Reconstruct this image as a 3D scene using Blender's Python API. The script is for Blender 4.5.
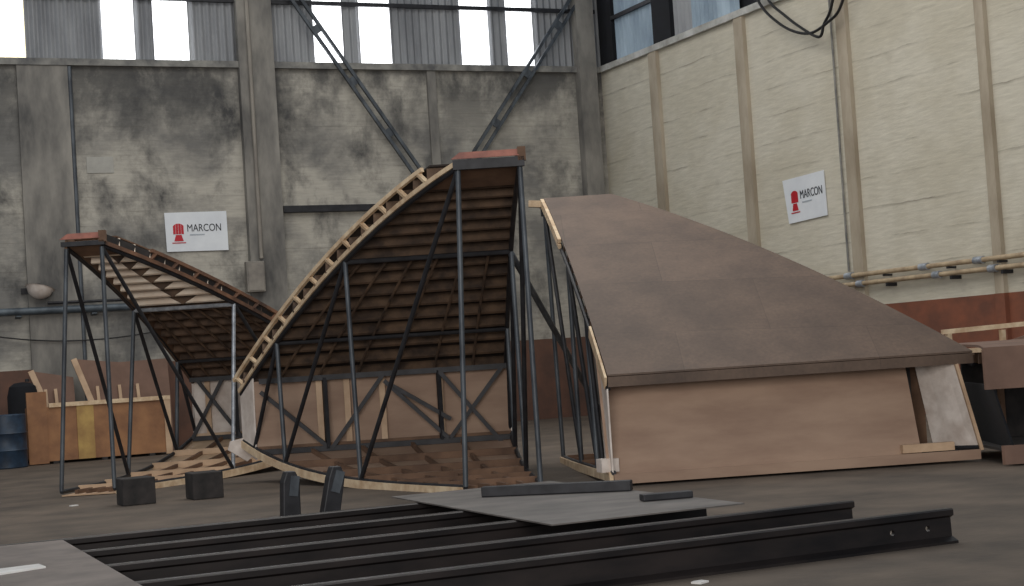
import bpy, bmesh, math, random
from mathutils import Vector, Matrix
random.seed(7)
S = bpy.context.scene
for o in list(bpy.data.objects): bpy.data.objects.remove(o)
COL = S.collection
# ---------------------------------------------------------------- camera, light, exposure
FPX, HC = 1650.0, 1.6
YAW, PITCH, ROLL = math.radians(24.4), math.atan(67/1650.0), math.radians(3.72)
_r0 = Vector((math.cos(YAW), -math.sin(YAW), 0))
_f = Vector((math.sin(YAW)*math.cos(PITCH), math.cos(YAW)*math.cos(PITCH), math.sin(PITCH)))
_u0 = _r0.cross(_f)
CR = _r0*math.cos(ROLL) - _u0*math.sin(ROLL)
CU = _r0*math.sin(ROLL) + _u0*math.cos(ROLL)
CAM = Vector((0, 0, HC))
cd = bpy.data.cameras.new('camera'); cam = bpy.data.objects.new('camera', cd); COL.objects.link(cam)
cd.sensor_width = 36; cd.lens = 36*FPX/1024; cd.clip_end = 300
m = Matrix((CR, CU, -_f)).transposed().to_4x4(); m.translation = CAM
cam.matrix_world = m
S.camera = cam

w = bpy.data.worlds.new('world'); S.world = w; w.use_nodes = True
bg = w.node_tree.nodes['Background']; bg.inputs[0].default_value = (0.80, 0.90, 1.0, 1); bg.inputs[1].default_value = 0.30
def area(name, loc, target, sx, sy, power, col):
    l = bpy.data.lights.new(name, 'AREA'); l.shape = 'RECTANGLE'; l.size = sx; l.size_y = sy; l.energy = power; l.color = col
    o = bpy.data.objects.new(name, l); COL.objects.link(o); o.location = loc
    o.rotation_euler = (Vector(target)-Vector(loc)).to_track_quat('-Z', 'Y').to_euler()
    return o
area('open_door_daylight', (-6, -7, 6), (14, 32, 3.5), 18, 9, 3500, (1.0, 0.95, 0.89))
area('roof_skylight', (9, 24, 15), (9, 24.01, 0), 14, 18, 1700, (1.0, 0.96, 0.90))
S.view_settings.view_transform = 'Standard'; S.view_settings.look = 'None'
S.view_settings.gamma = 1; S.view_settings.use_curve_mapping = False
S.view_settings.exposure = 0.1

BY, RX = 39.4, 20.95          # planes of the back wall and of the right wall
def ray(px, py):
    return (_f*FPX + CR*(px-512) - CU*(py-293)).normalized()
def on_back(px, py, y=BY):
    d = ray(px, py); return CAM + d*(y/d.y)
def on_right(px, py, x=RX):
    d = ray(px, py); return CAM + d*(x/d.x)
def on_level(px, py, z):
    d = ray(px, py); return CAM + d*((z-HC)/d.z)
def cw(X, Z):                # metres right of and ahead of the viewer -> room plan
    return Vector((X*math.cos(YAW)+Z*math.sin(YAW), -X*math.sin(YAW)+Z*math.cos(YAW), 0))

# ---------------------------------------------------------------- materials
def lin(c):
    return tuple(((v/255)/12.92 if v/255 <= .04045 else (((v/255)+.055)/1.055)**2.4) for v in c) + (1,)
def mat(name, c1, c2=None, scale=3.0, rough=.7, metal=0, stretch=(1,1,1), detail=6, contrast=(.35,.65), bump=0, bscale=None):
    M = bpy.data.materials.new(name); M.use_nodes = True
    nt = M.node_tree; b = nt.nodes['Principled BSDF']
    b.inputs['Roughness'].default_value = rough; b.inputs['Metallic'].default_value = metal
    if c2 is None: c2 = tuple(v*.8 for v in c1)
    tc = nt.nodes.new('ShaderNodeTexCoord'); mp = nt.nodes.new('ShaderNodeMapping'); mp.inputs['Scale'].default_value = stretch
    n = nt.nodes.new('ShaderNodeTexNoise'); n.inputs['Scale'].default_value = scale; n.inputs['Detail'].default_value = detail
    n.inputs['Roughness'].default_value = .6
    r = nt.nodes.new('ShaderNodeValToRGB')
    r.color_ramp.elements[0].position = contrast[0]; r.color_ramp.elements[0].color = lin(c2)
    r.color_ramp.elements[1].position = contrast[1]; r.color_ramp.elements[1].color = lin(c1)
    L = nt.links.new
    L(tc.outputs['Object'], mp.inputs[0]); L(mp.outputs[0], n.inputs['Vector']); L(n.outputs[0], r.inputs[0]); L(r.outputs[0], b.inputs['Base Color'])
    if bump:
        bn = nt.nodes.new('ShaderNodeBump'); bn.inputs['Strength'].default_value = bump; bn.inputs['Distance'].default_value = .02
        n2 = nt.nodes.new('ShaderNodeTexNoise'); n2.inputs['Scale'].default_value = bscale or scale*8
        L(mp.outputs[0], n2.inputs['Vector']); L(n2.outputs[0], bn.inputs['Height']); L(bn.outputs[0], b.inputs['Normal'])
    return M
def emit(name, c, s):
    M = bpy.data.materials.new(name); M.use_nodes = True
    b = M.node_tree.nodes['Principled BSDF']; b.inputs['Base Color'].default_value = lin(c)
    b.inputs['Emission Color'].default_value = lin(c); b.inputs['Emission Strength'].default_value = s
    return M

def stained_wall(name, base, pale, dark, course, line, lstr, stain_lo, stain_hi, axis_scale, soot=0):
    """board-marked concrete / block work: blotches of dirt, pale patches and thin horizontal joints"""
    M = bpy.data.materials.new(name); M.use_nodes = True
    nt = M.node_tree; b = nt.nodes['Principled BSDF']; b.inputs['Roughness'].default_value = .9
    N = nt.nodes.new; L = nt.links.new
    tc = N('ShaderNodeTexCoord')
    def noise(sc, st, det=8, rg=.62, dist=0):
        mp = N('ShaderNodeMapping'); mp.inputs['Scale'].default_value = st; L(tc.outputs['Object'], mp.inputs[0])
        n = N('ShaderNodeTexNoise'); n.inputs['Scale'].default_value = sc; n.inputs['Detail'].default_value = det
        n.inputs['Roughness'].default_value = rg; n.inputs['Distortion'].default_value = dist; L(mp.outputs[0], n.inputs['Vector']); return n.outputs[0]
    def ramp(src, lo, hi):
        r = N('ShaderNodeMapRange'); r.inputs[1].default_value = lo; r.inputs[2].default_value = hi; L(src, r.inputs[0]); return r.outputs[0]
    def mix(f, a, c):
        x = N('ShaderNodeMix'); x.data_type = 'RGBA'; L(f, x.inputs[0])
        if isinstance(a, tuple): x.inputs[6].default_value = a
        else: L(a, x.inputs[6])
        x.inputs[7].default_value = c; return x.outputs[2]
    c = mix(ramp(noise(.33, (1,1,1.3)), .42, .56), lin(base), lin(pale))
    c = mix(ramp(noise(.55, axis_scale, 10, .68, .15), stain_lo, stain_hi), c, lin(dark))
    sx = N('ShaderNodeSeparateXYZ'); L(tc.outputs['Object'], sx.inputs[0])
    if soot:                                         # soot washed down from the sill
        mu = N('ShaderNodeMath'); mu.operation = 'MULTIPLY'; L(ramp(sx.outputs[2], 6.6, 9.0), mu.inputs[0]); L(ramp(noise(.7, (1,1,.6), 10, .7, .2), .38, .56), mu.inputs[1])
        m2 = N('ShaderNodeMath'); m2.operation = 'MULTIPLY'; L(mu.outputs[0], m2.inputs[0]); m2.inputs[1].default_value = soot
        c = mix(m2.outputs[0], c, lin(dark))
    # horizontal joints, broken up by noise
    dv = N('ShaderNodeMath'); dv.operation = 'DIVIDE'; dv.inputs[1].default_value = course; L(sx.outputs[2], dv.inputs[0])
    nz = N('ShaderNodeMath'); nz.operation = 'MULTIPLY_ADD'; L(noise(.8, (1,1,.2)), nz.inputs[0]); nz.inputs[1].default_value = .25; L(dv.outputs[0], nz.inputs[2])
    fr = N('ShaderNodeMath'); fr.operation = 'FRACT'; L(nz.outputs[0], fr.inputs[0])
    ln = ramp(fr.outputs[0], .90, 1.0)
    br = N('ShaderNodeMath'); br.operation = 'MULTIPLY'; L(ln, br.inputs[0]); L(ramp(noise(1.3, (.5,.5,3)), .45, .75), br.inputs[1])
    b2 = N('ShaderNodeMath'); b2.operation = 'MULTIPLY'; L(br.outputs[0], b2.inputs[0]); b2.inputs[1].default_value = lstr
    c = mix(b2.outputs[0], c, lin(line))
    g = N('ShaderNodeMath'); g.operation = 'MULTIPLY'; L(ramp(noise(5, (.35,.35,3)), .3, .8), g.inputs[0]); g.inputs[1].default_value = .35
    c = mix(g.outputs[0], c, lin(tuple(v*.62 for v in base)))
    L(c, b.inputs['Base Color'])
    bp = N('ShaderNodeBump'); bp.inputs['Strength'].default_value = .35; bp.inputs['Distance'].default_value = .03
    L(noise(4, (.5,.5,3)), bp.inputs['Height']); L(bp.outputs[0], b.inputs['Normal'])
    return M

M = {}
M['wall_back'] = stained_wall('stained_concrete', (128,126,122), (186,181,170), (66,66,67), .34, (84,78,70), .7, .49, .66, (1,1,.8), soot=.85)
M['wall_right'] = stained_wall('cream_blockwork', (200,193,175), (210,204,188), (146,138,124), .62, (96,86,74), 1.0, .60, .9, (.7,.7,1.2))
M['pilaster'] = mat('grey_pilaster', (146,142,135), (84,83,82), 1.0, .9, stretch=(1,1,.35), contrast=(.38,.62), bump=.2)
M['pilaster_r'] = mat('tan_pilaster', (184,173,155), (150,138,120), 1.5, .9, stretch=(1,1,.3), bump=.2)
M['sill'] = mat('sill', (150,148,142), (92,92,92), 2, .85)
M['sill_r'] = mat('pale_sill', (196,196,192), (150,148,142), 2, .85)
M['clad'] = mat('grey_cladding', (156,158,161), (124,126,130), 1.2, .7, stretch=(1,1,.3))
M['clad_r'] = mat('pale_blue_cladding', (166,184,198), (126,144,160), 1.5, .6, stretch=(1,1,.3))
M['black'] = mat('dark_opening', (18,20,28), (10,11,16), 2, .9)
M['dado'] = mat('red_brown_dado', (134,80,58), (104,66,52), 1.4, .85, stretch=(1,1,1.5))
M['dado_b'] = mat('brown_dado', (112,80,66), (86,66,58), 1.4, .85)
M['glow'] = emit('daylit_translucent_sheet', (250,252,255), 2.2)
M['glow_warm'] = emit('daylit_yellowed_sheet', (255,246,214), 1.0)
M['floor'] = mat('dirty_concrete_floor', (104,91,79), (64,56,49), .9, .85, detail=10, contrast=(.3,.7), bump=.25, bscale=14)
M['ply'] = mat('plywood_light', (205,176,146), (176,146,118), 2.2, .65, stretch=(1,1,1))
M['ply_pink'] = mat('plywood_pink', (165,138,118), (146,119,101), 1.6, .7, stretch=(.6,.6,2.5))
M['ply_brown'] = mat('plywood_brown', (116,97,86), (94,78,69), .8, .6, stretch=(.5,1.6,1))
M['ply_dark'] = mat('plywood_dark', (120,92,72), (86,64,50), 2, .8)
M['joist'] = mat('joist_wood', (104,82,66), (62,48,40), 4, .8, stretch=(1,1,.5))
M['rail_wood'] = mat('pale_edge_wood', (226,204,172), (190,160,128), 5, .7)
M['rail_brown'] = mat('brown_edge_wood', (128,92,70), (70,51,42), 3.5, .75)
M['white_ply'] = mat('white_ply', (226,216,208), (190,176,166), 3, .7)
M['skin_pale'] = mat('pale_plywood_underside', (232,206,176), (206,172,140), 2.0, .7)
M['steel'] = mat('blue_grey_steel', (92,98,104), (58,62,68), 5, .5, .3, stretch=(1,1,.4))
M['steel_dark'] = mat('dark_steel', (48,48,52), (30,30,34), 5, .55, .3)
M['galv'] = mat('galvanised_steel', (176,182,190), (128,134,142), 8, .4, .4)
M['rust'] = mat('rusty_rail', (46,40,39), (24,22,24), 4, .42, .4, stretch=(.3,1,1))
M['red_board'] = mat('red_brown_board', (150,92,76), (112,66,56), 4, .7)
M['sheet'] = mat('grey_sheet', (112,106,102), (80,76,74), 1.6, .6, stretch=(.7,1.5,1))
M['plate'] = mat('grey_plate', (128,118,112), (96,88,84), 1.4, .75, bump=.1)
M['crate'] = mat('orange_ply', (160,116,80), (128,90,64), 2, .75)
M['skin_shaded'] = mat('shaded_plywood_underside', (52,42,36), (36,30,27), 2, .8)  # interior shade of the middle segment put into the plywood colour
M['form'] = mat('brown_form_board', (128,100,86), (106,82,70), 1.5, .75)
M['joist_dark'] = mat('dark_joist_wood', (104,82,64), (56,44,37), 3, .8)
M['joist_pale'] = mat('pale_joist_wood', (246,232,214), (230,210,190), 3, .7)
M['crate_y'] = mat('yellow_ply', (186,154,92), (150,116,72), 2, .75)
M['blue'] = mat('blue_paint', (36,58,80), (22,36,52), 4, .5)
M['sign'] = mat('white_sign', (228,232,236), (212,216,222), 1, .5)
M['red'] = mat('sign_red', (190,30,44), (176,24,38), 2, .5)
M['ink'] = mat('sign_ink', (40,44,52), (34,36,44), 2, .5)
M['ink2'] = mat('sign_small_ink', (172,180,188), (160,168,178), 2, .5)
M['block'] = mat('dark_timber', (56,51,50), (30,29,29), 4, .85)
M['pipe_tan'] = mat('tan_pipe', (186,166,136), (146,126,102), 3, .6)
M['pipe_blue'] = mat('grey_blue_pipe', (92,102,110), (58,66,74), 3, .5, .2)
M['rubber'] = mat('black_cable', (26,24,24), (18,17,18), 4, .5)
M['paper'] = mat('white_paper', (224,222,220), (200,198,196), 3, .8)

# ---------------------------------------------------------------- mesh builders
def sheet_ply(name, c1, c2, c3):
    Mt = mat(name, c1, c2, 1.3, .62, detail=9)
    nt = Mt.node_tree; b = nt.nodes['Principled BSDF']; L = nt.links.new; N = nt.nodes.new
    src = b.inputs['Base Color'].links[0].from_socket
    tc = N('ShaderNodeTexCoord'); mp = N('ShaderNodeMapping'); mp.inputs['Rotation'].default_value = (0,0,math.radians(24)); L(tc.outputs['Object'], mp.inputs[0])
    br = N('ShaderNodeTexBrick'); br.inputs['Scale'].default_value = 1; br.inputs['Brick Width'].default_value = 2.4; br.inputs['Row Height'].default_value = 1.2
    br.inputs['Mortar Size'].default_value = .006; br.inputs['Color1'].default_value = (1,1,1,1); br.inputs['Color2'].default_value = (.74,.72,.70,1); br.inputs['Mortar'].default_value = (.6,.58,.55,1)
    L(mp.outputs[0], br.inputs['Vector'])
    x = N('ShaderNodeMix'); x.data_type = 'RGBA'; x.blend_type = 'MULTIPLY'; x.inputs[0].default_value = .8; L(src, x.inputs[6]); L(br.outputs[0], x.inputs[7])
    n = N('ShaderNodeTexNoise'); n.inputs['Scale'].default_value = 22; n.inputs['Detail'].default_value = 6; L(mp.outputs[0], n.inputs['Vector'])
    r = N('ShaderNodeMapRange'); r.inputs[1].default_value = .3; r.inputs[2].default_value = .7; r.inputs[3].default_value = .86; r.inputs[4].default_value = 1.1; L(n.outputs[0], r.inputs[0])
    y = N('ShaderNodeMix'); y.data_type = 'RGBA'; y.blend_type = 'MULTIPLY'; y.inputs[0].default_value = 1; L(x.outputs[2], y.inputs[6]); L(r.outputs[0], y.inputs[7])
    L(y.outputs[2], b.inputs['Base Color']); return Mt
M['roof_ply'] = sheet_ply('brown_roof_plywood', (106,86,72), (84,67,56), None)  # brown roof plywood, toned darker than the front panel

class MB:
    def __init__(s): s.v = []; s.f = []
    def add(s, vs, fs):
        n = len(s.v); s.v += [Vector(v) for v in vs]; s.f += [tuple(i+n for i in f) for f in fs]; return s
    def box(s, x0, x1, y0, y1, z0, z1):
        return s.add([(x0,y0,z0),(x1,y0,z0),(x1,y1,z0),(x0,y1,z0),(x0,y0,z1),(x1,y0,z1),(x1,y1,z1),(x0,y1,z1)],
                     [(3,2,1,0),(4,5,6,7),(0,1,5,4),(1,2,6,5),(2,3,7,6),(3,0,4,7)])
    def bar(s, a, b, wd, ht, up=(0,0,1)):           # rectangular bar from a to b
        return s.sweep([a, b], wd, ht, up)
    def sweep(s, pts, wd, ht, up=(0,0,1)):          # rectangular section along a polyline
        pts = [Vector(p) for p in pts]; up = Vector(up); vs = []; n = len(pts)
        for i, p in enumerate(pts):
            t = (pts[min(i+1,n-1)]-pts[max(i-1,0)]).normalized()
            sd = t.cross(up)
            if sd.length < 1e-4: sd = t.cross(Vector((1,0,0)))
            sd.normalize(); uu = sd.cross(t)
            for a, b in ((-1,-1),(1,-1),(1,1),(-1,1)): vs.append(p+sd*(a*wd/2)+uu*(b*ht/2))
        fs = [(3,2,1,0), tuple(4*(n-1)+k for k in range(4))]
        for i in range(n-1):
            for k in range(4): fs.append((4*i+k, 4*i+(k+1)%4, 4*i+4+(k+1)%4, 4*i+4+k))
        return s.add(vs, fs)
    def tube(s, pts, r, seg=10):
        pts = [Vector(p) for p in pts]; vs = []; n = len(pts); prev = None
        for i, p in enumerate(pts):
            t = (pts[min(i+1,n-1)]-pts[max(i-1,0)]).normalized()
            if prev is None:
                ref = Vector((0,0,1)) if abs(t.z) < .9 else Vector((1,0,0)); a = t.cross(ref).normalized()
            else: a = (prev - t*prev.dot(t)).normalized()
            prev = a; b = t.cross(a)
            for k in range(seg):
                q = 2*math.pi*k/seg; vs.append(p + a*(r*math.cos(q)) + b*(r*math.sin(q)))
        fs = [tuple(range(seg-1,-1,-1)), tuple(seg*(n-1)+k for k in range(seg))]
        for i in range(n-1):
            for k in range(seg): fs.append((seg*i+k, seg*i+(k+1)%seg, seg*(i+1)+(k+1)%seg, seg*(i+1)+k))
        return s.add(vs, fs)
    def grid(s, fn, ns, nt, th):                     # fn(u,v)->top point; solid sheet of thickness th (offset vector)
        th = Vector(th); vs = []
        for lay in (0, 1):
            for j in range(nt+1):
                for i in range(ns+1): vs.append(Vector(fn(i/ns, j/nt)) + th*lay)
        W = ns+1; K = W*(nt+1); I = lambda i, j, l: l*K+j*W+i; fs = []
        for j in range(nt):
            for i in range(ns):
                fs.append((I(i,j,0),I(i+1,j,0),I(i+1,j+1,0),I(i,j+1,0))); fs.append((I(i,j+1,1),I(i+1,j+1,1),I(i+1,j,1),I(i,j,1)))
        for i in range(ns):
            fs.append((I(i,0,1),I(i+1,0,1),I(i+1,0,0),I(i,0,0))); fs.append((I(i,nt,0),I(i+1,nt,0),I(i+1,nt,1),I(i,nt,1)))
        for j in range(nt):
            fs.append((I(0,j,0),I(0,j+1,0),I(0,j+1,1),I(0,j,1))); fs.append((I(ns,j,1),I(ns,j+1,1),I(ns,j+1,0),I(ns,j,0)))
        return s.add(vs, fs)
    def prism(s, poly, ext):                         # closed polygon extruded by a vector
        n = len(poly); ext = Vector(ext); poly = [Vector(p) for p in poly]
        return s.add(poly + [p+ext for p in poly], [tuple(range(n-1,-1,-1)), tuple(range(n,2*n))] + [(i,(i+1)%n,n+(i+1)%n,n+i) for i in range(n)])
    def lathe(s, c, prof, seg=24):                   # prof: (radius, z)
        c = Vector(c); vs = []; fs = []; n = len(prof)
        for r, z in prof:
            for k in range(seg):
                q = 2*math.pi*k/seg; vs.append(c+Vector((r*math.cos(q), r*math.sin(q), z)))
        for i in range(n-1):
            for k in range(seg): fs.append((seg*i+k, seg*i+(k+1)%seg, seg*(i+1)+(k+1)%seg, seg*(i+1)+k))
        fs += [tuple(range(seg-1,-1,-1)), tuple(seg*(n-1)+k for k in range(seg))]
        return s.add(vs, fs)

def obj(name, mb, m, parent=None, org=None, smooth=False, bevel=0):
    if parent is not None:
        org = Vector(parent['_o'])
    elif org is None:
        xs = [v.x for v in mb.v]; ys = [v.y for v in mb.v]
        org = Vector(((min(xs)+max(xs))/2, (min(ys)+max(ys))/2, min(v.z for v in mb.v)))
    me = bpy.data.meshes.new(name)
    me.from_pydata([v-Vector(org) for v in mb.v], [], mb.f)
    bm = bmesh.new(); bm.from_mesh(me); bmesh.ops.recalc_face_normals(bm, faces=bm.faces); bm.to_mesh(me); bm.free()
    if smooth:
        for p in me.polygons: p.use_smooth = True
    me.materials.append(m if not isinstance(m, str) else M[m])
    o = bpy.data.objects.new(name, me); COL.objects.link(o)
    if parent is not None: o.parent = parent; o['_o'] = tuple(org); o.location = Vector(org)-Vector(parent['_o'])
    else: o.location = org; o['_o'] = tuple(org)
    if smooth:
        md = o.modifiers.new('edges', 'EDGE_SPLIT'); md.split_angle = math.radians(40)
    if bevel:
        md = o.modifiers.new('bevel', 'BEVEL'); md.width = bevel; md.segments = 2; md.limit_method = 'ANGLE'
    return o
def thing(name, label, cat, loc, group=None):
    o = bpy.data.objects.new(name, None); o.empty_display_size = .2; COL.objects.link(o); o.location = loc; o['_o'] = tuple(loc)
    o['label'] = label; o['category'] = cat
    if group: o['group'] = group
    return o
def tag(o, label, cat, group=None):
    o['label'] = label; o['category'] = cat
    if group: o['group'] = group
    return o
def struct(name, mb, m, **k):
    o = obj(name, mb, m, **k); o['kind'] = 'structure'; return o

# ---------------------------------------------------------------- setting: floor and walls
SZ = 9.3      # height of the sill under the glazed cladding
TOP = 13.0
struct('floor', MB().box(-14, RX, 1, BY, -.2, 0), 'floor', org=(0,0,0))
struct('wall_back', MB().box(-14, RX+.3, BY, BY+.3, 0, SZ), 'wall_back', org=(0,BY,0))
struct('wall_right', MB().box(RX, RX+.3, 14, BY, 0, SZ), 'wall_right', org=(RX,0,0))
struct('baseboard_back', MB().box(-14, RX-.01, BY-.012, BY, 0, 2.1), 'dado_b', org=(0,BY,0))
struct('baseboard_right', MB().box(RX-.012, RX, 14, BY-.012, 0, 2.25), 'dado', org=(RX,0,0))
tn = [0]
def trim(mb, m, **k):
    tn[0] += 1; return struct('trim_%d' % tn[0], mb, m, **k)
trim(MB().box(-14, RX-.12, BY-.14, BY+.1, SZ-.1, SZ+.06), 'sill')
trim(MB().box(RX-.12, RX+.1, 14, BY-.14, SZ-.1, SZ+.06), 'sill_r')
# pilasters of the back wall
def bx(px, py=150): return on_back(px, py).x
for a, b, d, top in ((20, 71, .10, SZ-.1), (242, 277, .22, TOP), (430.5, 439, .09, SZ-.1), (580, 597, .3, TOP)):
    trim(MB().box(bx(a), bx(b), BY-d, BY, 0, top), 'pilaster')
# pilasters of the right wall (narrow)
def ry(px, py): return on_right(px, py).y
for a, b, py in ((656, 664, 130), (744, 753, 130), (847, 857, 130), (987, 996, 130)):
    trim(MB().box(RX-.10, RX, ry(b, py), ry(a, py), 2.25, SZ-.1), 'pilaster_r')
    trim(MB().box(RX-.112, RX, ry(b, py)-.01, ry(a, py)+.01, 0, 2.25), 'dado')
# corrugated cladding above the sills, with translucent sheets let into it
def corr_back(x0, x1, y, z0, z1, amp=.035, pitch=.19):
    n = max(4, int((x1-x0)/pitch*6)); mb = MB()
    return mb.grid(lambda u, v: (x0+(x1-x0)*u, y+amp*math.sin(2*math.pi*(x0+(x1-x0)*u)/pitch), z0+(z1-z0)*v), n, 1, (0, .012, 0))
def corr_right(y0, y1, x, z0, z1, amp=.035, pitch=.19):
    n = max(4, int((y1-y0)/pitch*6)); mb = MB()
    return mb.grid(lambda u, v: (x+amp*math.sin(2*math.pi*(y0+(y1-y0)*u)/pitch), y0+(y1-y0)*u, z0+(z1-z0)*v), n, 1, (.012, 0, 0))
wins = [(-30, 25), (103, 135), (154, 189), (314, 343), (361, 391), (462, 490), (508, 534)]
edge = -14.0
for i, (a, b) in enumerate(wins):
    xa, xb = on_back(a, 32).x, on_back(b, 32).x
    struct('wall_back_cladding', corr_back(edge, xa, BY+.08, SZ+.02, TOP), 'clad', org=(0,BY,0))
    struct('window_%d' % (i+1), corr_back(xa, xb, BY+.08, SZ+.02, TOP), 'glow_warm' if i == 0 else 'glow')
    edge = xb
struct('wall_back_cladding', corr_back(edge, RX+.1, BY+.08, SZ+.02, TOP), 'clad', org=(0,BY,0))
zg = on_back(300, 3).z
trim(MB().box(-14, RX-.1, BY-.06, BY+.02, zg-.05, zg+.05), 'steel_dark')
p = [(613, 654), (690, 737)]
ys = [on_right(q, 40 if q > 600 else 60).y for q in (613, 655, 673, 690, 738, 762)]
struct('wall_right_cladding', corr_right(ys[1], ys[0], RX+.08, SZ+.02, TOP), 'clad_r', org=(RX,0,0))
struct('wall_right_cladding', corr_right(ys[3], ys[2], RX+.10, SZ+.02, TOP), 'clad', org=(RX,0,0))
struct('wall_right_cladding', corr_right(ys[4], ys[3], RX+.08, SZ+.02, TOP), 'clad_r', org=(RX,0,0))
struct('wall_right_opening', MB().box(RX+.22, RX+.26, 14, BY, SZ+.02, TOP), 'black', org=(RX,0,0))
struct('wall_right_cladding', corr_right(14, ys[5], RX+.08, SZ+.02, TOP), 'clad_r', org=(RX,0,0))
zr = on_right(630, 10).z
trim(MB().box(RX-.05, RX+.02, ys[1], ys[0], zr-.05, zr+.05), 'steel_dark')
trim(MB().box(RX-.05, RX+.2, ys[2], ys[1], SZ+.06, TOP), 'black')
trim(MB().box(RX-.02, RX+.2, ys[0], BY-.05, SZ+.06, TOP), 'black')

# ---------------------------------------------------------------- wall fittings
def brace(a, b, label):
    A = on_back(a[0], a[1], BY-.22); B = on_back(b[0], b[1], BY-.22)
    d = (A-B).normalized(); A = A + d*1.2
    while A.z > TOP: A -= d*.1
    t = thing('wall_brace', label, 'brace', B, 'diagonal steel braces')
    n = Vector((-d.z, 0, d.x))
    for k in (-1, 1): obj('angle_bar', MB().bar(A+n*.11*k, B+n*.11*k, .08, .08, (0,1,0)), 'steel', t)
    L = (A-B).length; q = int(L/1.5)
    for i in range(q+1):
        c = B + d*(L*i/q*.96+.02*L); obj('batten_plate', MB().bar(c-n*.15, c+n*.15, .22, .03, (0,1,0)), 'steel', t)
    e = B-d*.1
    obj('wall_cleat', MB().box(e.x-.25, e.x+.25, e.y-.05, BY-.005, e.z-.3, e.z+.2), 'steel', t)
brace((305, 12), (428, 187), 'left diagonal steel brace, leaning down to the right over the back wall')
brace((569, 8), (462, 178), 'right diagonal steel brace, leaning down to the left over the back wall')

o = obj('wall_beam', MB().box(on_back(282,210).x, on_back(400,210).x, BY-.16, BY-.0, on_back(330,209).z-.08, on_back(330,209).z+.09), 'steel_dark', bevel=.01)
tag(o, 'dark horizontal steel beam on the back wall left of the tallest segment', 'beam')

def text_mesh(s, size, org, xdir, up, m, parent, name='lettering', ext=.004, sx=1):
    c = bpy.data.curves.new('t', 'FONT'); c.body = s; c.size = size; c.extrude = ext; c.space_character = 1.0
    to = bpy.data.objects.new('t', c); COL.objects.link(to)
    dg = bpy.context.evaluated_depsgraph_get(); me = bpy.data.meshes.new_from_object(to.evaluated_get(dg))
    bpy.data.objects.remove(to)
    xd = Vector(xdir).normalized(); u = Vector(up).normalized(); nn = xd.cross(u)
    mb = MB(); mb.v = [Vector(org)+xd*v.co.x*sx+u*v.co.y+nn*v.co.z for v in me.vertices]; mb.f = [tuple(p.vertices) for p in me.polygons]
    return obj(name, mb, m, parent)
def sign(A, B, C, D, label, thick):        # corners TL TR BR BL
    u = ((B-A)+(C-D)).normalized(); v = ((A-D)+(B-C)).normalized(); v = (v-u*v.dot(u)).normalized(); n = u.cross(v)
    W = ((B-A).length+(C-D).length)/2; H = ((A-D).length+(B-C).length)/2
    t = thing('company_sign', label, 'sign', D)
    obj('board', MB().prism([D, C, B, A], n*thick), 'sign', t)
    P = lambda x, y: D + u*(x*W) + v*(y*H) + n*(thick+.004)
    def shp(pts, name='emblem'): return MB().prism([P(*q) for q in pts], n*.006)
    # red emblem: a domed head with slits over a flared foot and a base bar
    e = MB()
    cx, cy = .20, .56
    for k in range(4):
        x0 = cx-.085+.0435*k; x1 = x0+.038
        arch = lambda x: cy+.02+.13*math.sqrt(max(0.05, 1-((x-cx)/.1)**2))
        e.prism([P(x0, cy-.12), P(x1, cy-.12), P(x1, arch(x1)), P((x0+x1)/2, arch((x0+x1)/2)), P(x0, arch(x0))], n*.006)
    e.prism([P(cx-.045, cy-.14), P(cx+.045, cy-.14), P(cx+.075, cy-.30), P(cx-.075, cy-.30)], n*.006)
    e.prism([P(cx-.11, cy-.33), P(cx+.11, cy-.33), P(cx+.11, cy-.355), P(cx-.11, cy-.355)], n*.006)
    obj('emblem', e, 'red', t)
    text_mesh('MARCON', H*.265, P(.335, .50), u, v, 'ink', t, sx=W/H*.50/1.02)
    obj('small_lettering', MB().prism([P(.38,.40), P(.62,.40), P(.62,.43), P(.38,.43)], n*.004), 'ink2', t)
sign(on_back(164,213,BY-.02), on_back(226,211,BY-.02), on_back(228.5,250,BY-.02), on_back(167,252,BY-.02),
     'white MARCON sign with red emblem on the grey back wall', .02)
sign(on_right(783,181,RX-.02), on_right(824,170,RX-.02), on_right(828,215,RX-.02), on_right(790,224,RX-.02),
     'white MARCON sign with red emblem on the cream right wall', .02)

a, b = on_back(86,157), on_back(114,173)
o = obj('wall_plate', MB().box(a.x, b.x, BY-.02, BY-.001, b.z, a.z), mat('faded_plate', (172,170,163), (156,154,148), 3, .8), bevel=.005)
tag(o, 'small faded pale plate high on the grey back wall', 'plate')

# bulkhead lamp with a white bowl
c = on_back(40, 288, BY-.22)
t = thing('wall_lamp', 'wall lamp with a white half bowl shade, low on the back wall at left', 'lamp', c)
pts = []
mb = MB(); prof = [(.06,.22),(.2,.2),(.34,.1),(.4,0),(.38,0),(.31,.08),(.18,.17),(.03,.19)]
R = Matrix.Rotation(math.radians(14), 3, 'Y') @ Matrix.Rotation(math.radians(-10), 3, 'X')
tmp = MB().lathe((0,0,0), [(.03,-.30),(.16,-.27),(.29,-.17),(.37,0),(.40,.0),(.35,-.01),(.26,-.15),(.14,-.24),(.03,-.26)], 24)
mb.v = [c + R @ (v*.85) for v in tmp.v]; mb.f = tmp.f
obj('bowl_shade', mb, 'white_ply', t, smooth=True)
obj('bracket', MB().tube([c+Vector((0,.0,-.2)), c+Vector((0,.02,.04)), c+Vector((0,.18,.12)), c+Vector((0,.215,.3))], .03, 8), 'steel_dark', t)
obj('backplate', MB().box(c.x-.4, c.x+.4, BY-.03, BY-.001, c.z-.12, c.z+.02), 'steel_dark', t)

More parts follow.
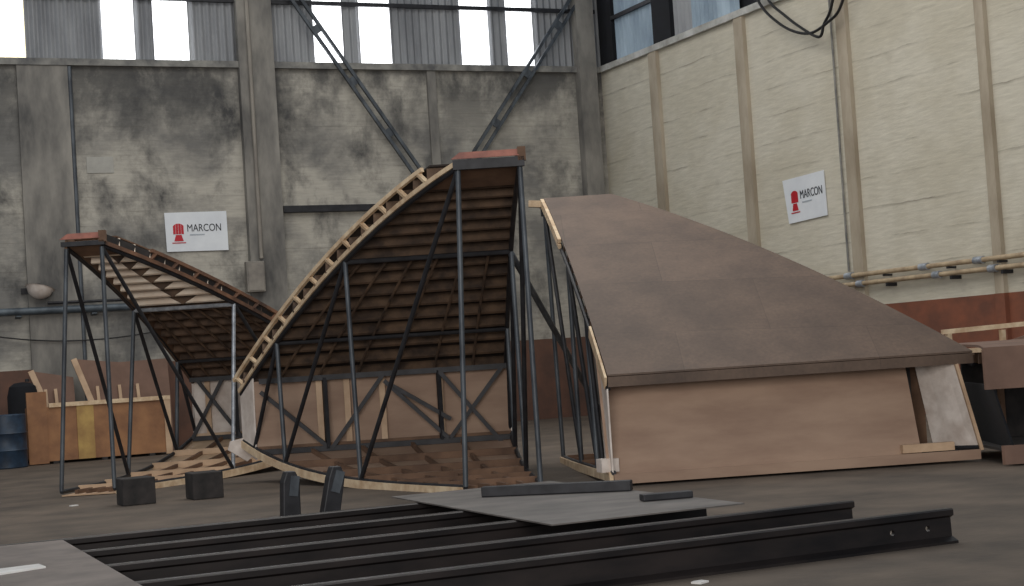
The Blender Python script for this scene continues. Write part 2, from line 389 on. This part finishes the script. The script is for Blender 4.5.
# grey-blue pipe run on the back wall at left and the sagging cable below it
t = None
y = BY-.2
A, B = on_back(-20, 314, y), on_back(200, 303, y)
t = thing('wall_pipe', 'grey-blue pipe run low along the back wall behind the left segment', 'pipe', A)
zz = (on_back(20,313,y).z + on_back(90,307,y).z)/2
obj('pipe', MB().tube([(A.x,y,zz),(B.x,y,zz)], .085, 12), 'pipe_blue', t, smooth=True)
for x in (on_back(19,320,y).x, on_back(95,320,y).x, on_back(160,320,y).x):
    obj('pipe_bracket', MB().bar((x,y,zz-.1),(x,BY-.005,zz-.14), .12, .05), 'pipe_blue', t)
o = obj('conduit', MB().tube([(on_back(48,306,y).x,BY-.17,zz+.17),(B.x,BY-.17,zz+.17)], .035, 8), 'steel_dark', smooth=True)
tag(o, 'thin dark conduit along the back wall just above the grey-blue pipe', 'pipe')
pts = []
for i in range(13):
    q = i/12; px = -10+190*q; P_ = on_back(px, 334, BY-.15); pts.append((P_.x, BY-.15, on_back(60,334).z+.55*(2*q-1)**2*.4-.18))
o = obj('cable', MB().tube(pts, .018, 6), 'rubber'); tag(o, 'thin dark cable sagging on the back wall below the grey-blue pipe', 'cable')

# vertical pipe and control box on the broad back pilaster
x = bx(252); o = obj('conduit', MB().tube([(x,BY-.28,on_back(255,260,BY-.22).z+.03),(x,BY-.28,TOP-.2)], .05, 10), mat('pale_conduit',(150,144,134),(116,110,104),2,.7,stretch=(1,1,.3)), smooth=True)
tag(o, 'pale vertical pipe running up the broad pilaster on the back wall', 'pipe')
A, B = on_back(244,262,BY-.22), on_back(264,292,BY-.22)
t = thing('junction_box', 'grey junction box low on the broad pilaster, right of the sign', 'box', (A.x, BY-.22, B.z))
obj('box_body', MB().box(A.x, B.x, BY-.42, BY-.22, B.z, A.z), mat('box_grey',(138,132,124),(112,108,102),3,.7), t, bevel=.02)
obj('box_door', MB().box(A.x+.04, B.x-.04, BY-.435, BY-.42, B.z+.04, A.z-.04), mat('box_door',(146,140,131),(120,114,108),3,.7), t, bevel=.004)
x = bx(73, 150); o = obj('drain_pipe', MB().tube([(x,BY-.06,.1),(x,BY-.06,SZ-.12)], .055, 10), 'steel', smooth=True)
tag(o, 'dark vertical drain pipe at the far left of the back wall', 'pipe')

# pipes along the right wall
def rpipe(z, label, off):
    t = thing('wall_pipe', label, 'pipe', (RX-off, 15, z), 'tan pipes along the right wall')
    obj('pipe', MB().tube([(RX-off,15,z),(RX-off,ry(780,285),z)], .05, 10), 'pipe_tan', t, smooth=True)
    return t
zc = on_right(1000, 258).z; zd = on_right(1000, 268).z
tp1 = rpipe(zc, 'upper tan pipe of the pair along the right wall', .14)
tp2 = rpipe(zd, 'lower tan pipe of the pair along the right wall', .16)
for px, py in ((855,276),(930,267),(985,262)):
    P_ = on_right(px, py)
    obj('union', MB().tube([(RX-.14,P_.y-.12,zc),(RX-.14,P_.y+.12,zc)], .075, 10), 'galv', tp1, smooth=True)
    obj('union', MB().tube([(RX-.16,P_.y-.5,zd),(RX-.16,P_.y-.3,zd)], .075, 10), 'galv', tp2, smooth=True)
for px in (830, 895, 960, 1012):
    P_ = on_right(px, 268); obj('clip', MB().box(RX-.24, RX-.001, P_.y-.03, P_.y+.03, zd-.12, zd-.05), 'steel_dark', tp2)
    obj('clip', MB().box(RX-.2, RX-.001, P_.y+.1, P_.y+.16, zc-.09, zc-.05), 'steel_dark', tp1)
yv = ry(842, 150); o = obj('conduit', MB().tube([(RX-.05,yv,zc+.1),(RX-.05,yv,SZ-.12)], .024, 8), 'sill', smooth=True)
tag(o, 'thin grey vertical conduit beside the third pilaster of the right wall', 'pipe')

# hanging loops of black cable at the top of the right wall
t = thing('hanging_cable', 'two hanging loops of black cable at the top of the right wall', 'cable', on_right(800, 0, RX-.3))
def loop(pix, name):
    pts = [on_right(x, y, RX-.3) for x, y in pix]
    fine = []
    for i in range(len(pts)-1):
        p0, p1, p2, p3 = pts[max(i-1,0)], pts[i], pts[i+1], pts[min(i+2,len(pts)-1)]
        for k in range(6):
            q = k/6; fine.append(.5*((2*p1)+(p2-p0)*q+(2*p0-5*p1+4*p2-p3)*q*q+(3*p1-p0-3*p2+p3)*q**3))
    fine.append(pts[-1]); obj(name, MB().tube(fine, .032, 8), 'rubber', t, smooth=True)
loop([(745,-30),(760,4),(776,21),(793,31),(811,33),(828,22),(840,8),(851,-30)], 'cable_loop')
loop([(752,-30),(769,1),(783,14),(800,27),(819,37),(824,24),(831,8),(838,-30)], 'cable_loop')
A = on_right(800, -30, RX-.3)
obj('hook_bar', MB().bar((RX-.3, on_right(741,-30,RX-.3).y, A.z), (RX-.3, on_right(856,-30,RX-.3).y, A.z), .06, .06), 'steel_dark', t)
for px in (741, 856): obj('hook_bracket', MB().box(RX-.33, RX-.001, on_right(px,-30,RX-.3).y-.04, on_right(px,-30,RX-.3).y+.04, A.z-.05, A.z+.05), 'steel_dark', t)

# ---------------------------------------------------------------- wedge segments of the big saucer shell
class Wedge:
    def __init__(s, IL, IR, RL, RR, IL_b=None, IR_b=None, zit=4.1, zrt=1.45, zib=.03, zrb=.64, bulge=.33, pw=3.0):
        s.c = [Vector(p) for p in (IL, IR, RL, RR)]
        s.cb = [Vector(p) for p in (IL_b or IL, IR_b or IR, RL, RR)]
        s.zit, s.zrt, s.zib, s.zrb, s.b, s.pw = zit, zrt, zib, zrb, bulge, pw
    def zt(s, t): return s.zit+(s.zrt-s.zit)*t+s.b*4*t*(1-t)
    def zb(s, t): return s.zib+(s.zrb-s.zib)*t**s.pw
    def pl(s, c, a, t): return (c[0].lerp(c[1], a)).lerp(c[2].lerp(c[3], a), t)
    def top(s, a, t, dz=0): p = s.pl(s.c, a, t); return Vector((p.x, p.y, s.zt(t)+dz))
    def bot(s, a, t, dz=0): p = s.pl(s.cb, a, t); return Vector((p.x, p.y, s.zb(t)+dz))

def build_segment(W, label, m, rail_side, outer_from=.1, joists=17, tw=.93, braces=(), studs=(), sides=(0, 1), rail_mat='rail_wood',
                  skin='ply_brown', joist='joist', pale_to=0, rail_to=1.0, under_edge=None, panel='ply_pink', tj=None, tn=(0,.46,.8), bn=(0,.42,.78,.94)):
    SK = m.get('depth', .20)                                     # joist depth: lower rail to skin
    base = W.pl(W.cb, .5, .4); t = thing('shell_segment', label, 'film set segment', (base.x, base.y, 0))
    jf = m.get('from', outer_from)
    lin_t = lambda n, a=0, b=1: [a+(b-a)*i/n for i in range(n+1)]
    obj('top_skin', MB().grid(lambda u, v: W.top(u, jf+(1-jf)*v, SK), 8, 28, (0,0,.022)), skin, t, smooth=True)
    for i in range(joists):
        q = max(.035, jf+.012)+(.98-max(.035, jf+.012))*i/(joists-1)
        sl = (W.top(.5, min(q+.01,1))-W.top(.5, max(q-.01,0))); nrm = sl.cross(W.top(1,q)-W.top(0,q)).normalized()
        if nrm.z < 0: nrm = -nrm
        a, b = W.top(0,q,SK-.005)-nrm*.0, W.top(1,q,SK-.005)
        dep = SK*.86
        obj('joist', MB().bar(a-nrm*dep/2, b-nrm*dep/2, .05, dep, nrm), 'joist_pale' if q < pale_to else joist, t)
    if jf > 0: obj('soffit_board', MB().grid(lambda u, v: W.top(u, .005+(jf+.03)*v, -.02), 2, 4, (0,0,.02)), 'ply_dark', t)
    for q in m.get('ribs', (.12,.27,.42,.57,.72,.87)):           # thin bent rods under the joists
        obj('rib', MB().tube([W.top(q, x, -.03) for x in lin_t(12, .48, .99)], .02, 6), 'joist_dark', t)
    # pale edge rails, ladder-like, along one radial edge
    sg = -1 if rail_side == 0 else 1
    off = (W.top(1,.5)-W.top(0,.5)).normalized()*(.03*sg)
    ou = (W.top(1,.5)-W.top(0,.5)).normalized()*(m.get('splay',.10)*sg)
    obj('edge_rail', MB().sweep([W.top(rail_side, x, .0)+off for x in lin_t(22, 0, rail_to)], .045, .06), rail_mat, t)
    er = obj('edge_rail', MB().sweep([W.top(rail_side, x, SK*.85)+off+ou for x in lin_t(22, outer_from, rail_to)], .05, .055), rail_mat, t)
    k = max(4, int(12*rail_to))
    for i in range(k):
        q = outer_from+.012+(rail_to-outer_from-.03)*i/(k-1)
        obj('spacer_block', MB().bar(W.top(rail_side,q-.004,.03)+off, W.top(rail_side,q+.004,SK*.85-.02)+off+ou, .05, .05, (W.c[2]-W.c[0])), rail_mat, er)
    o_ = 1-rail_side
    obj('edge_board', MB().sweep([W.top(o_, x, SK-.02-m.get('eb',.22)/2) for x in lin_t(20)], .04, m.get('eb',.22)), 'ply_dark' if rail_mat != 'rail_wood' else 'joist', t)
    if 'web' in m: obj('edge_web', MB().sweep([W.top(rail_side, x, SK*.45)+off*.4 for x in lin_t(20)], .02, SK*.8), 'block', t)
    for q in ([max(.035, jf+.012)+(.98-max(.035, jf+.012))*i/(joists-1) for i in range(1, joists)] if pale_to else []):      # dark gusset plates between the pale joists
        if q > pale_to: break
        c_ = W.top(.5, q-.012, SK-.02); d_ = W.top(.5, q-.012, SK-.19); x_ = (W.top(1,q)-W.top(0,q))*.17
        obj('gusset', MB().prism([c_-x_, c_+x_, d_], (W.c[0]-W.c[2]).normalized()*.02), 'joist_dark', t)
    # header at the small inner end
    a, b = W.top(0,0), W.top(1,0); ax = (b-a).normalized(); out = Vector((ax.y,-ax.x,0))
    if out.dot(W.c[2]-W.c[0]) > 0: out = -out
    obj('header_beam', MB().bar(a-ax*.06+Vector((0,0,.03+m.get('hz',0)))+out*.04, b+ax*.06+Vector((0,0,.03+m.get('hz',0)))+out*.04, .10, m.get('head',.12)), 'steel_dark', t)
    obj('header_board', MB().prism([a-ax*.08+out*.1+Vector((0,0,.10+m.get('hz',0))), b+ax*.0+out*.1+Vector((0,0,.10+m.get('hz',0))), b+ax*.0+out*.03+Vector((0,0,.19+m.get('hz',0))), a+ax*.03+out*.03+Vector((0,0,.19+m.get('hz',0)))], -out*.03), 'red_board', t)
    obj('header_cap', MB().bar(b+ax*.03+out*.04+Vector((0,0,.04+m.get('hz',0))), b+ax*.03+out*.04+Vector((0,0,.21+m.get('hz',0))), .10, .10, ax), 'ply_dark', t)
    # steel side trusses
    R_ = .033
    for s_ in sides:
        T = [W.top(s_, x, -.06) for x in tn]; B = [W.bot(s_, x, .06) for x in bn]
        obj('top_chord', MB().tube([W.top(s_, x, -.05) for x in lin_t(16)], R_, 8), 'steel_dark', t, smooth=True)
        obj('bottom_chord', MB().tube([W.bot(s_, x, .05) for x in lin_t(16)], R_, 8), 'steel_dark', t, smooth=True)
        for i in range(3):
            obj('post', MB().tube([T[i], B[i]], R_, 10), m.get('post%d%d' % (s_, i), 'steel'), t, smooth=True)
            obj('brace', MB().tube([T[i], B[i+1]], R_*.95, 10), 'steel_dark', t, smooth=True)
    obj('cross_tube', MB().tube([W.top(0,tn[1],-.07), W.top(1,tn[1],-.07)], .035, 8), m.get('cross','steel_dark'), t, smooth=True)
    obj('cross_tube', MB().tube([W.top(0,tn[2],-.07), W.top(1,tn[2],-.07)], .03, 8), 'steel_dark', t, smooth=True)
    # rim side wall with studs and bracing
    lo, hi = W.zb(tw)+.0, W.zt(tw)-.02-m.get('drop',0)
    kick = m.get('kick', 0)
    def rim(a, v, off=0):
        q = W.pl(W.c, a, tw+kick*(1-v)-off/5.0); return Vector((q.x, q.y, lo+(hi-lo)*v))
    rp = obj('rim_panel', MB().grid(lambda u, v: rim(m.get('p0',0)+u*(m.get('pw',1)*v+m.get('pb',m.get('pw',1))*(1-v)-m.get('p0',0)), v), 4, 2, (W.c[2]-W.c[0]).normalized()*.02), panel, t)
    for a in studs: obj('stud', MB().bar(rim(a,0,.05), rim(a,1,.05), .05, .09, (W.c[3]-W.c[2])), 'ply', rp)
    for v in (.0, 1.0): obj('rim_rail', MB().bar(rim(0,v,.14), rim(1,v,.14), .08, .08), 'steel_dark', t)
    for a0, v0, a1, v1 in braces: obj('rim_brace', MB().bar(rim(a0,v0,.16), rim(a1,v1,.16), .06, .06), 'steel_dark', t)
    # rim lips and end boards
    fr = (W.c[3]-W.c[2]).normalized()
    obj('rim_fascia', MB().grid(lambda u, v: W.top(u, 1, -.0+(SK+.022)*v-.03), 8, 1, (W.c[2]-W.c[0]).normalized()*.02), m.get('fascia','ply_pink'), t)
    for s_ in (0, 1):
        if s_ == 1 and 'no_end' in m: continue
        a0, a1 = W.top(s_, tw, .0), W.top(s_, 1, -.03); b0, b1 = W.bot(s_, tw, .0), W.bot(s_, 1, .02)
        if s_ and 'lean' in m: a0 -= fr*m['lean']; a1 -= fr*m['lean']; obj('end_edge', MB().bar(b1-(W.c[3]-W.c[1]).normalized()*-.03, a1-(W.c[3]-W.c[1]).normalized()*-.03, .05, .04), 'ply', t)
        obj('end_board', MB().prism([b0, b1, a1, a0], fr*(.02 if s_ else -.02)), 'white_ply', t)
    # floor skin
    obj('bottom_skin', MB().grid(lambda u, v: W.bot(u, v), 6, 20, (0,0,-.02)), m.get('floor',panel), t, smooth=True)
    for i in range(6):
        q = .1+.82*i/5; obj('floor_joist', MB().bar(W.bot(0,q,.05), W.bot(1,q,.05), .05, .10), m.get('fj','ply_dark'), t)
    for q in (.2, .4, .6, .8):
        obj('floor_rib', MB().sweep([W.bot(q, x, .03) for x in lin_t(12, .02, .95)], .05, .06), 'ply_dark', t)
    es = m.get('strip', 0)
    obj('edge_strip', MB().sweep([W.bot(es, x, .0)+fr*(.03 if es else -.03) for x in lin_t(20)], .05, .11), 'rail_wood', t)
    return t

# middle segment: open end towards the viewer, tall
WB = Wedge(cw(-.57,20.4), cw(.20,20.4), cw(-4.27,25.5), cw(-.18,25.5), cw(-.72,20.3), cw(.20,20.3), zit=4.07, zrt=1.39, zrb=.58, bulge=.33, pw=3.6)
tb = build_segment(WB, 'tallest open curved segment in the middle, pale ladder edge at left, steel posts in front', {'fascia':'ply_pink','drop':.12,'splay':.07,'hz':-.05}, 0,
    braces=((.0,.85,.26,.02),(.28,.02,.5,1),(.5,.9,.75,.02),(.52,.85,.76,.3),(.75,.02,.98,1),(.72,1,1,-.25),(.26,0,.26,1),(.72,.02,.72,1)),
    studs=(.25,.36,.5,.73), skin='skin_shaded', joist='joist_dark')  # skin and joist colours lowered to carry the shade inside

e_ = WB.bot(0,1); fr_ = (WB.c[3]-WB.c[2]).normalized()
obj('corner_gusset', MB().prism([e_-fr_*.22+Vector((0,0,.05)), e_-fr_*.02+Vector((0,0,.09)), e_+fr_*.28+Vector((0,0,-.14)), e_+fr_*.17+Vector((0,0,-.26)), e_+fr_*.1+Vector((0,0,-.2)), e_+fr_*.02+Vector((0,0,-.27)), e_-fr_*.26+Vector((0,0,-.08))], (WB.c[2]-WB.c[0]).normalized()*-.03), 'white_ply', tb)
PB = Vector(WB.top(1,.46,-.1)); PE = on_level(622, 450, 0)
obj('prop_pole', MB().tube([PB, PE], .045, 10), 'steel', tb, smooth=True)
# left segment: same kind, further back
WA = Wedge(cw(-6.63,24.7), cw(-6.1,24.7), cw(-5.76,30), cw(-2.8,30), cw(-6.87,24.6), cw(-6.08,24.6), zit=3.76, zrt=1.42, zrb=.7, bulge=.2)
ta = build_segment(WA, 'open segment at left with pale underside, standing before the MARCON sign on the back wall', {'cross':'galv','strip':1,'post11':'galv','head':.07,'fj':'ply','floor':'ply','splay':.04,'depth':.17,'web':1,'hz':-.03,'from':.05}, 1,
    rail_mat='rail_brown', skin='ply_dark', braces=((.0,.0,.22,1),(.05,1,.32,0),(.3,0,.3,1),(.35,0,.5,1)), studs=(.1,.34), joists=19, panel='white_ply', pale_to=.5, outer_from=.15)  # dark skin colour carries the shade in the gaps between joists
# right segment: plywood-clad rim towards the viewer
WC = Wedge(cw(.58,25.2), cw(1.62,25.2), cw(1.08,19.9), cw(5.57,20.2), cw(.62,25.2), cw(1.6,25.2), zit=3.92, zrt=1.23, zrb=.12, bulge=.17, pw=1.5)
tc_ = build_segment(WC, 'plywood-clad segment at right with a broad curved brown roof and pink front', {'fascia':'roof_ply','pw':.915,'p0':-.012,'depth':.10,'hz':-.12,'kick':.08,'lean':.24,'eb':.10,'pb':.865,'splay':0,'ribs':(),'floor':'ply'}, 0,
    tw=.895, bn=(0,.42,.74,.84), tn=(0,.44,.72), braces=(), studs=(.2,.4,.6,.8), outer_from=.0, joists=15, rail_to=.34, skin='roof_ply')
obj('lower_lip', MB().grid(lambda u, v: WC.bot(u,1,.03-.12*v), 8, 1, (WC.c[2]-WC.c[0]).normalized()*.03), 'ply_pink', tc_)
obj('side_panel', MB().grid(lambda u, v: Vector(WC.bot(.985,.5+.39*u)).lerp(WC.top(.985,.5+.39*u,-.02), v), 4, 2, (0,.02,0)), 'ply_dark', tc_)
obj('ledge', MB().bar(WC.bot(.80,.985,.09), WC.bot(.945,.985,.09), .1, .10), 'ply', tc_)
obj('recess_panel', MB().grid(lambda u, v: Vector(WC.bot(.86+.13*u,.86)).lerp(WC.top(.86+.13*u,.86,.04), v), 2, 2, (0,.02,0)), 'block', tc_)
obj('edge_patch', MB().sweep([WC.top(0, x, .02)+Vector((-.03,0,0)) for x in (.80,.84,.88,.92,.96,1.0)], .03, .16), 'rail_wood', tc_)
p_ = WC.top(0,0,.02); fr_ = (WC.c[1]-WC.c[0]).normalized()
obj('edge_plank', MB().bar(p_-fr_*.24+Vector((0,0,.03)), p_+fr_*.1+Vector((0,0,.0)), .12, .10), 'rail_wood', tc_)
p_ = WC.bot(0,.96,.1); obj('corner_block', MB().bar(p_+Vector((-.16,0,.04)), p_+Vector((.06,-.03,.04)), .2, .16), 'white_ply', tc_)

# ---------------------------------------------------------------- second clad segment at the right edge
o0 = cw(5.55, 18.9)
def dp(X, Z, z): p = cw(X, Z); return Vector((p.x, p.y, z))
t = thing('shell_segment', 'low plywood segment at the right edge with a dark open front', 'film set segment', (o0.x, o0.y, 0))
obj('top_skin', MB().grid(lambda u, v: dp(5.42+.24*min(1,3*v)*(1-u)+3.1*u, 19.2+3.0*v, 1.36+.05*math.sin(v*1.5)), 6, 8, (0,0,.03)), 'form', t, smooth=True)
obj('front_fascia', MB().grid(lambda u, v: dp(5.42+3.1*u, 19.2, .90+.46*v), 6, 2, (0,.03,0)), 'form', t)
obj('bottom_lip', MB().grid(lambda u, v: dp(5.58+2.9*u, 19.2, .02+.22*v), 6, 1, (0,.05,0)), 'form', t)
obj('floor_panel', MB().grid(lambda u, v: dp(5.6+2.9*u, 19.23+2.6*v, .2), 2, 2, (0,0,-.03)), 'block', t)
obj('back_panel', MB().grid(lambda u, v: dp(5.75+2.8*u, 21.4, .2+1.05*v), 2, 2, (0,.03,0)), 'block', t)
obj('end_board', MB().prism([dp(5.68,19.2,.2), dp(5.50,19.24,.95), dp(5.72,21.9,.95), dp(5.9,21.9,.2)], (.03,0,0)), 'black', t)  # board coloured black to paint in the shade of the open interior
for X in (6.2, 6.9, 7.6, 8.3): obj('stud', MB().bar(dp(X,21.3,.2), dp(X,21.3,1.4), .05, .07), 'ply_dark', t)
for i in range(5): obj('joist', MB().bar(dp(5.75,19.4+.6*i,1.24), dp(8.5,19.4+.6*i,1.24), .05, .12), 'ply_dark', t)
# timber frame standing behind it
t = thing('trestle', 'pale timber trestle with a plywood gusset behind the low right segment', 'trestle', dp(7.0,24.6,0))
zz = 1.62
obj('top_rail', MB().bar(dp(6.35,24.6,zz-.02), dp(8.3,24.6,zz+.05), .08, .07), 'rail_wood', t)
obj('low_rail', MB().bar(dp(6.4,24.6,1.3), dp(8.2,24.6,1.3), .08, .07), 'rail_wood', t)
for X in (6.45, 7.25, 8.1): obj('upright', MB().bar(dp(X,24.6,0), dp(X,24.6,zz-.04), .07, .07), 'rail_wood', t)
obj('gusset', MB().prism([dp(6.9,24.5,1.3), dp(8.25,24.5,1.3), dp(8.25,24.5,1.66)], (.0,.03,0)), 'form', t)

# ---------------------------------------------------------------- steel rails on the floor
RH = .26
def rail_mb(x0, x1, y):
    pr = [(-.09,0),(.09,0),(.09,.02),(.02,.05),(.015,.19),(.055,.21),(.055,.25),(.04,RH),(-.04,RH),(-.055,.25),(-.055,.21),(-.015,.19),(-.02,.05),(-.09,.02)]
    return MB().prism([(x0,y+a,b) for a, b in pr], (x1-x0,0,0))
rows = [(10.2, -2.0, 8.16, 'nearest of the five dark steel rails, two bolt holes in its end'),
        (11.4, -2.2, 8.12, 'second nearest dark steel rail, its right end just behind the nearest'),
        (12.7, -2.1, 7.5, 'middle one of the five dark steel rails, under the grey sheet'),
        (14.0, -2.3, 7.2, 'second farthest dark steel rail, under the grey sheet'),
        (15.3, -2.4, 6.9, 'farthest of the five dark steel rails, next to the open floor')]
for i, (y, x0, x1, lb) in enumerate(rows):
    o = obj('steel_rail', rail_mb(x0, x1, y), 'rust'); tag(o, lb, 'rail', 'steel rails lying across the floor')
    if i == 0:
        cut = MB()
        for dx in (.22, .55): cut.tube([(x1-dx, y-.2, .125),(x1-dx, y+.2, .125)], .022, 12)
        k = obj('cut', cut, 'rust'); md = o.modifiers.new('holes', 'BOOLEAN'); md.object = k; md.operation = 'DIFFERENCE'
        dg = bpy.context.evaluated_depsgraph_get(); me = bpy.data.meshes.new_from_object(o.evaluated_get(dg)); o.modifiers.clear(); o.data = me
        bpy.data.objects.remove(k)
# grey plate over the left ends
o = obj('steel_plate', MB().prism([(-3,9.0,RH+.002),(2.12,9.0,RH+.002),(2.3,14.95,RH+.002),(-3,14.95,RH+.002)], (0,0,.02)), 'plate')
tag(o, 'flat grey plate lying over the rails at the bottom left corner', 'plate')
# thin sheet lying over the far rails
def sheet(u, v):
    x0 = 5.62+.18*v; x1 = 7.42+.2*v
    return (x0+(x1-x0)*u, 11.92+4.2*v, RH+.006+.0*u)
o = obj('loose_sheet', MB().grid(sheet, 8, 10, (0,0,.012)), 'sheet'); tag(o, 'thin grey sheet lying over the rails before the middle segment', 'sheet')
o = obj('timber_bar', MB().bar((6.35,15.0,RH+.07),(7.5,14.05,RH+.07), .12, .10), 'steel_dark', bevel=.01); tag(o, 'short dark timber bar lying on the grey sheet', 'bar')
o = obj('timber_offcut', MB().bar((7.0,12.95,RH+.05),(7.45,12.85,RH+.05), .14, .06), 'steel_dark', bevel=.01); tag(o, 'small dark offcut on the right end of the grey sheet', 'offcut')
# upright stubs between the far rails
def stub(px, py, top, lean, label):
    b = on_level(px, py, 0); t = thing('steel_stub', label, 'post', b, 'steel stubs between the rails')
    h = top; l = lean
    obj('stake', MB().prism([b+Vector((-.10,-.05,0)), b+Vector((.09,-.05,0)), b+Vector((.10+l,-.05,h*.86)), b+Vector((.06+l,-.05,h)), b+Vector((-.03+l,-.05,h)), b+Vector((-.07+l,-.05,h*.84))], (0,.14,0)), 'steel_dark', t, bevel=.012)
    obj('side_plate', MB().bar(b+Vector((l*.6+.02,-.062,h*.62)), b+Vector((l+.05,-.062,h*.93)), .09, .02, (0,1,0)), 'steel', t)
stub(292, 536, .64, .0, 'left one of two dark steel stubs sticking up between the rails')
stub(328, 534, .66, .1, 'right one of two dark steel stubs sticking up between the rails, leaning right')

# ---------------------------------------------------------------- blocks, crate, drums at left
def block(px, py, w, h, label):
    b = on_level(px, py, 0); o = obj('timber_block', MB().box(b.x-w/2, b.x+w/2, b.y, b.y+.45, 0, h), 'block', bevel=.015); tag(o, label, 'block', 'support blocks before the left segment')
block(140, 505, .44, .36, 'left one of two dark square blocks standing before the left segment')
block(209, 499, .42, .36, 'right one of two dark square blocks standing before the left segment')

cy = 36.9
X = lambda px, py, y=cy: on_back(px, py, y)
x0, x1 = X(34,440).x, X(172,440).x
t = thing('plywood_crate', 'long low orange plywood crate by the back wall with a pale top edge', 'crate', ((x0+x1)/2, cy+.5, 0))
zt_ = X(100,404).z
xa, xb = X(78,440).x, X(95,440).x
obj('front_panel', MB().box(x0, xa, cy, cy+.03, .06, zt_), 'crate', t)
obj('center_panel', MB().box(xa, xb, cy-.02, cy+.03, .06, zt_), 'crate_y', t)
obj('front_panel', MB().box(xb, x1, cy, cy+.03, .06, zt_), 'crate', t)
obj('end_panel', MB().box(x0, x0+.03, cy+.03, cy+1.1, .06, zt_), 'crate', t)
obj('end_panel', MB().box(x1-.03, x1, cy+.03, cy+1.1, .06, zt_), 'crate', t)
obj('back_panel', MB().box(x0, x1, cy+1.1, cy+1.13, .06, zt_), 'crate', t)
obj('floor_panel', MB().box(x0, x1, cy+.03, cy+1.1, .06, .1), 'crate', t)
obj('top_rail', MB().box(x0+.35, x1, cy-.04, cy+.05, zt_, zt_+.09), 'rail_wood', t)
obj('corner_post', MB().box(x0-.12, x0+.3, cy-.03, cy+.06, .02, X(40,392).z), 'crate', t)
obj('corner_post', MB().box(x1-.14, x1, cy-.03, cy+.03, .02, zt_), 'ply', t)
for q in (.15, .5, .85): obj('skid', MB().box(x0+(x1-x0)*q-.06, x0+(x1-x0)*q+.06, cy, cy+1.13, 0, .06), 'block', t)
# plywood troughs leaning behind the crate
def ply_lean(pxs, label, y, stud_px):
    P_ = [on_back(a, b, y) for a, b in pxs]
    t = thing('formwork_section', label, 'formwork', (sum(p.x for p in P_)/len(P_), y+.3, 0), 'formwork behind the crate')
    low = [Vector((P_[0].x+.75, y-.1, 0)), Vector((P_[-1].x, y-.1, 0))]
    poly = [Vector((low[0].x, y-.22, 0)), Vector((low[1].x, y-.22, 0))] + [Vector((p.x, y+.1, p.z)) for p in reversed(P_)]
    obj('board', MB().prism(poly, (0,.03,0)), 'form', t)
    e = Vector((P_[0].x, y+.07, P_[0].z)); obj('edge_batten', MB().bar(Vector((low[0].x,y-.26,0)), e, .13, .06, (0,1,0)), 'ply', t)
    for px in stud_px:
        a = on_back(px, 400, y); obj('stud', MB().bar(Vector((a.x,y-.24,.1)), Vector((a.x-.05,y-.02,1.62)), .07, .06, (0,1,0)), 'ply', t)
ply_lean([(31,371),(74,377)], 'left brown plywood form standing behind the crate', 38.6, (48,58))
ply_lean([(74,359),(120,362),(168,358)], 'right brown plywood form standing behind the crate, with pale studs', 38.5, (100,122,140))

b = Vector((on_back(7, 450, 36.6).x, 36.6, 0))
o = obj('drum', MB().lathe((b.x,b.y,0), [(.40,0),(.42,.02),(.42,.36),(.435,.38),(.42,.40),(.42,.72),(.435,.74),(.42,.76),(.42,1.12),(.40,1.14),(.38,1.12),(.02,1.12)], 28), 'blue', smooth=True)
tag(o, 'blue steel drum standing left of the orange crate', 'drum')
b2 = on_back(23, 400, 38.46)
t = thing('black_barrel', 'black barrel standing between the blue drum and the crate', 'barrel', (b2.x, 38.46, 0))
obj('barrel_body', MB().lathe((b2.x,38.46,0), [(.28,0),(.32,.05),(.34,.9),(.34,1.5),(.29,1.72),(.18,1.80),(.02,1.82)], 24), 'black', t, smooth=True)
obj('bung', MB().lathe((b2.x+.1,38.36,1.82), [(.05,0),(.05,.06),(.01,.07)], 12), 'steel_dark', t)

# ---------------------------------------------------------------- scraps
def scrap(px, py, z, w, d, label, a=.4):
    b = on_level(px, py, z); c, s = math.cos(a), math.sin(a)
    pts = [(-w,-d),(w*.7,-d*.9),(w,d*.6),(0,d),(-w*.9,d*.7)]
    o = obj('paper_scrap', MB().prism([b+Vector((x*c-y*s, x*s+y*c, .001)) for x, y in pts], (0,0,.012)), 'paper'); tag(o, label, 'scrap', 'paper scraps')
scrap(12, 571, RH+.022, .28, .16, 'white paper scrap on the grey plate at the bottom left')
scrap(74, 506, 0, .06, .05, 'small white scrap on the floor before the left segment')
scrap(700, 583, 0, .06, .05, 'small white scrap on the floor before the nearest rail')
for o in bpy.data.objects:
    if '_o' in o: del o['_o']
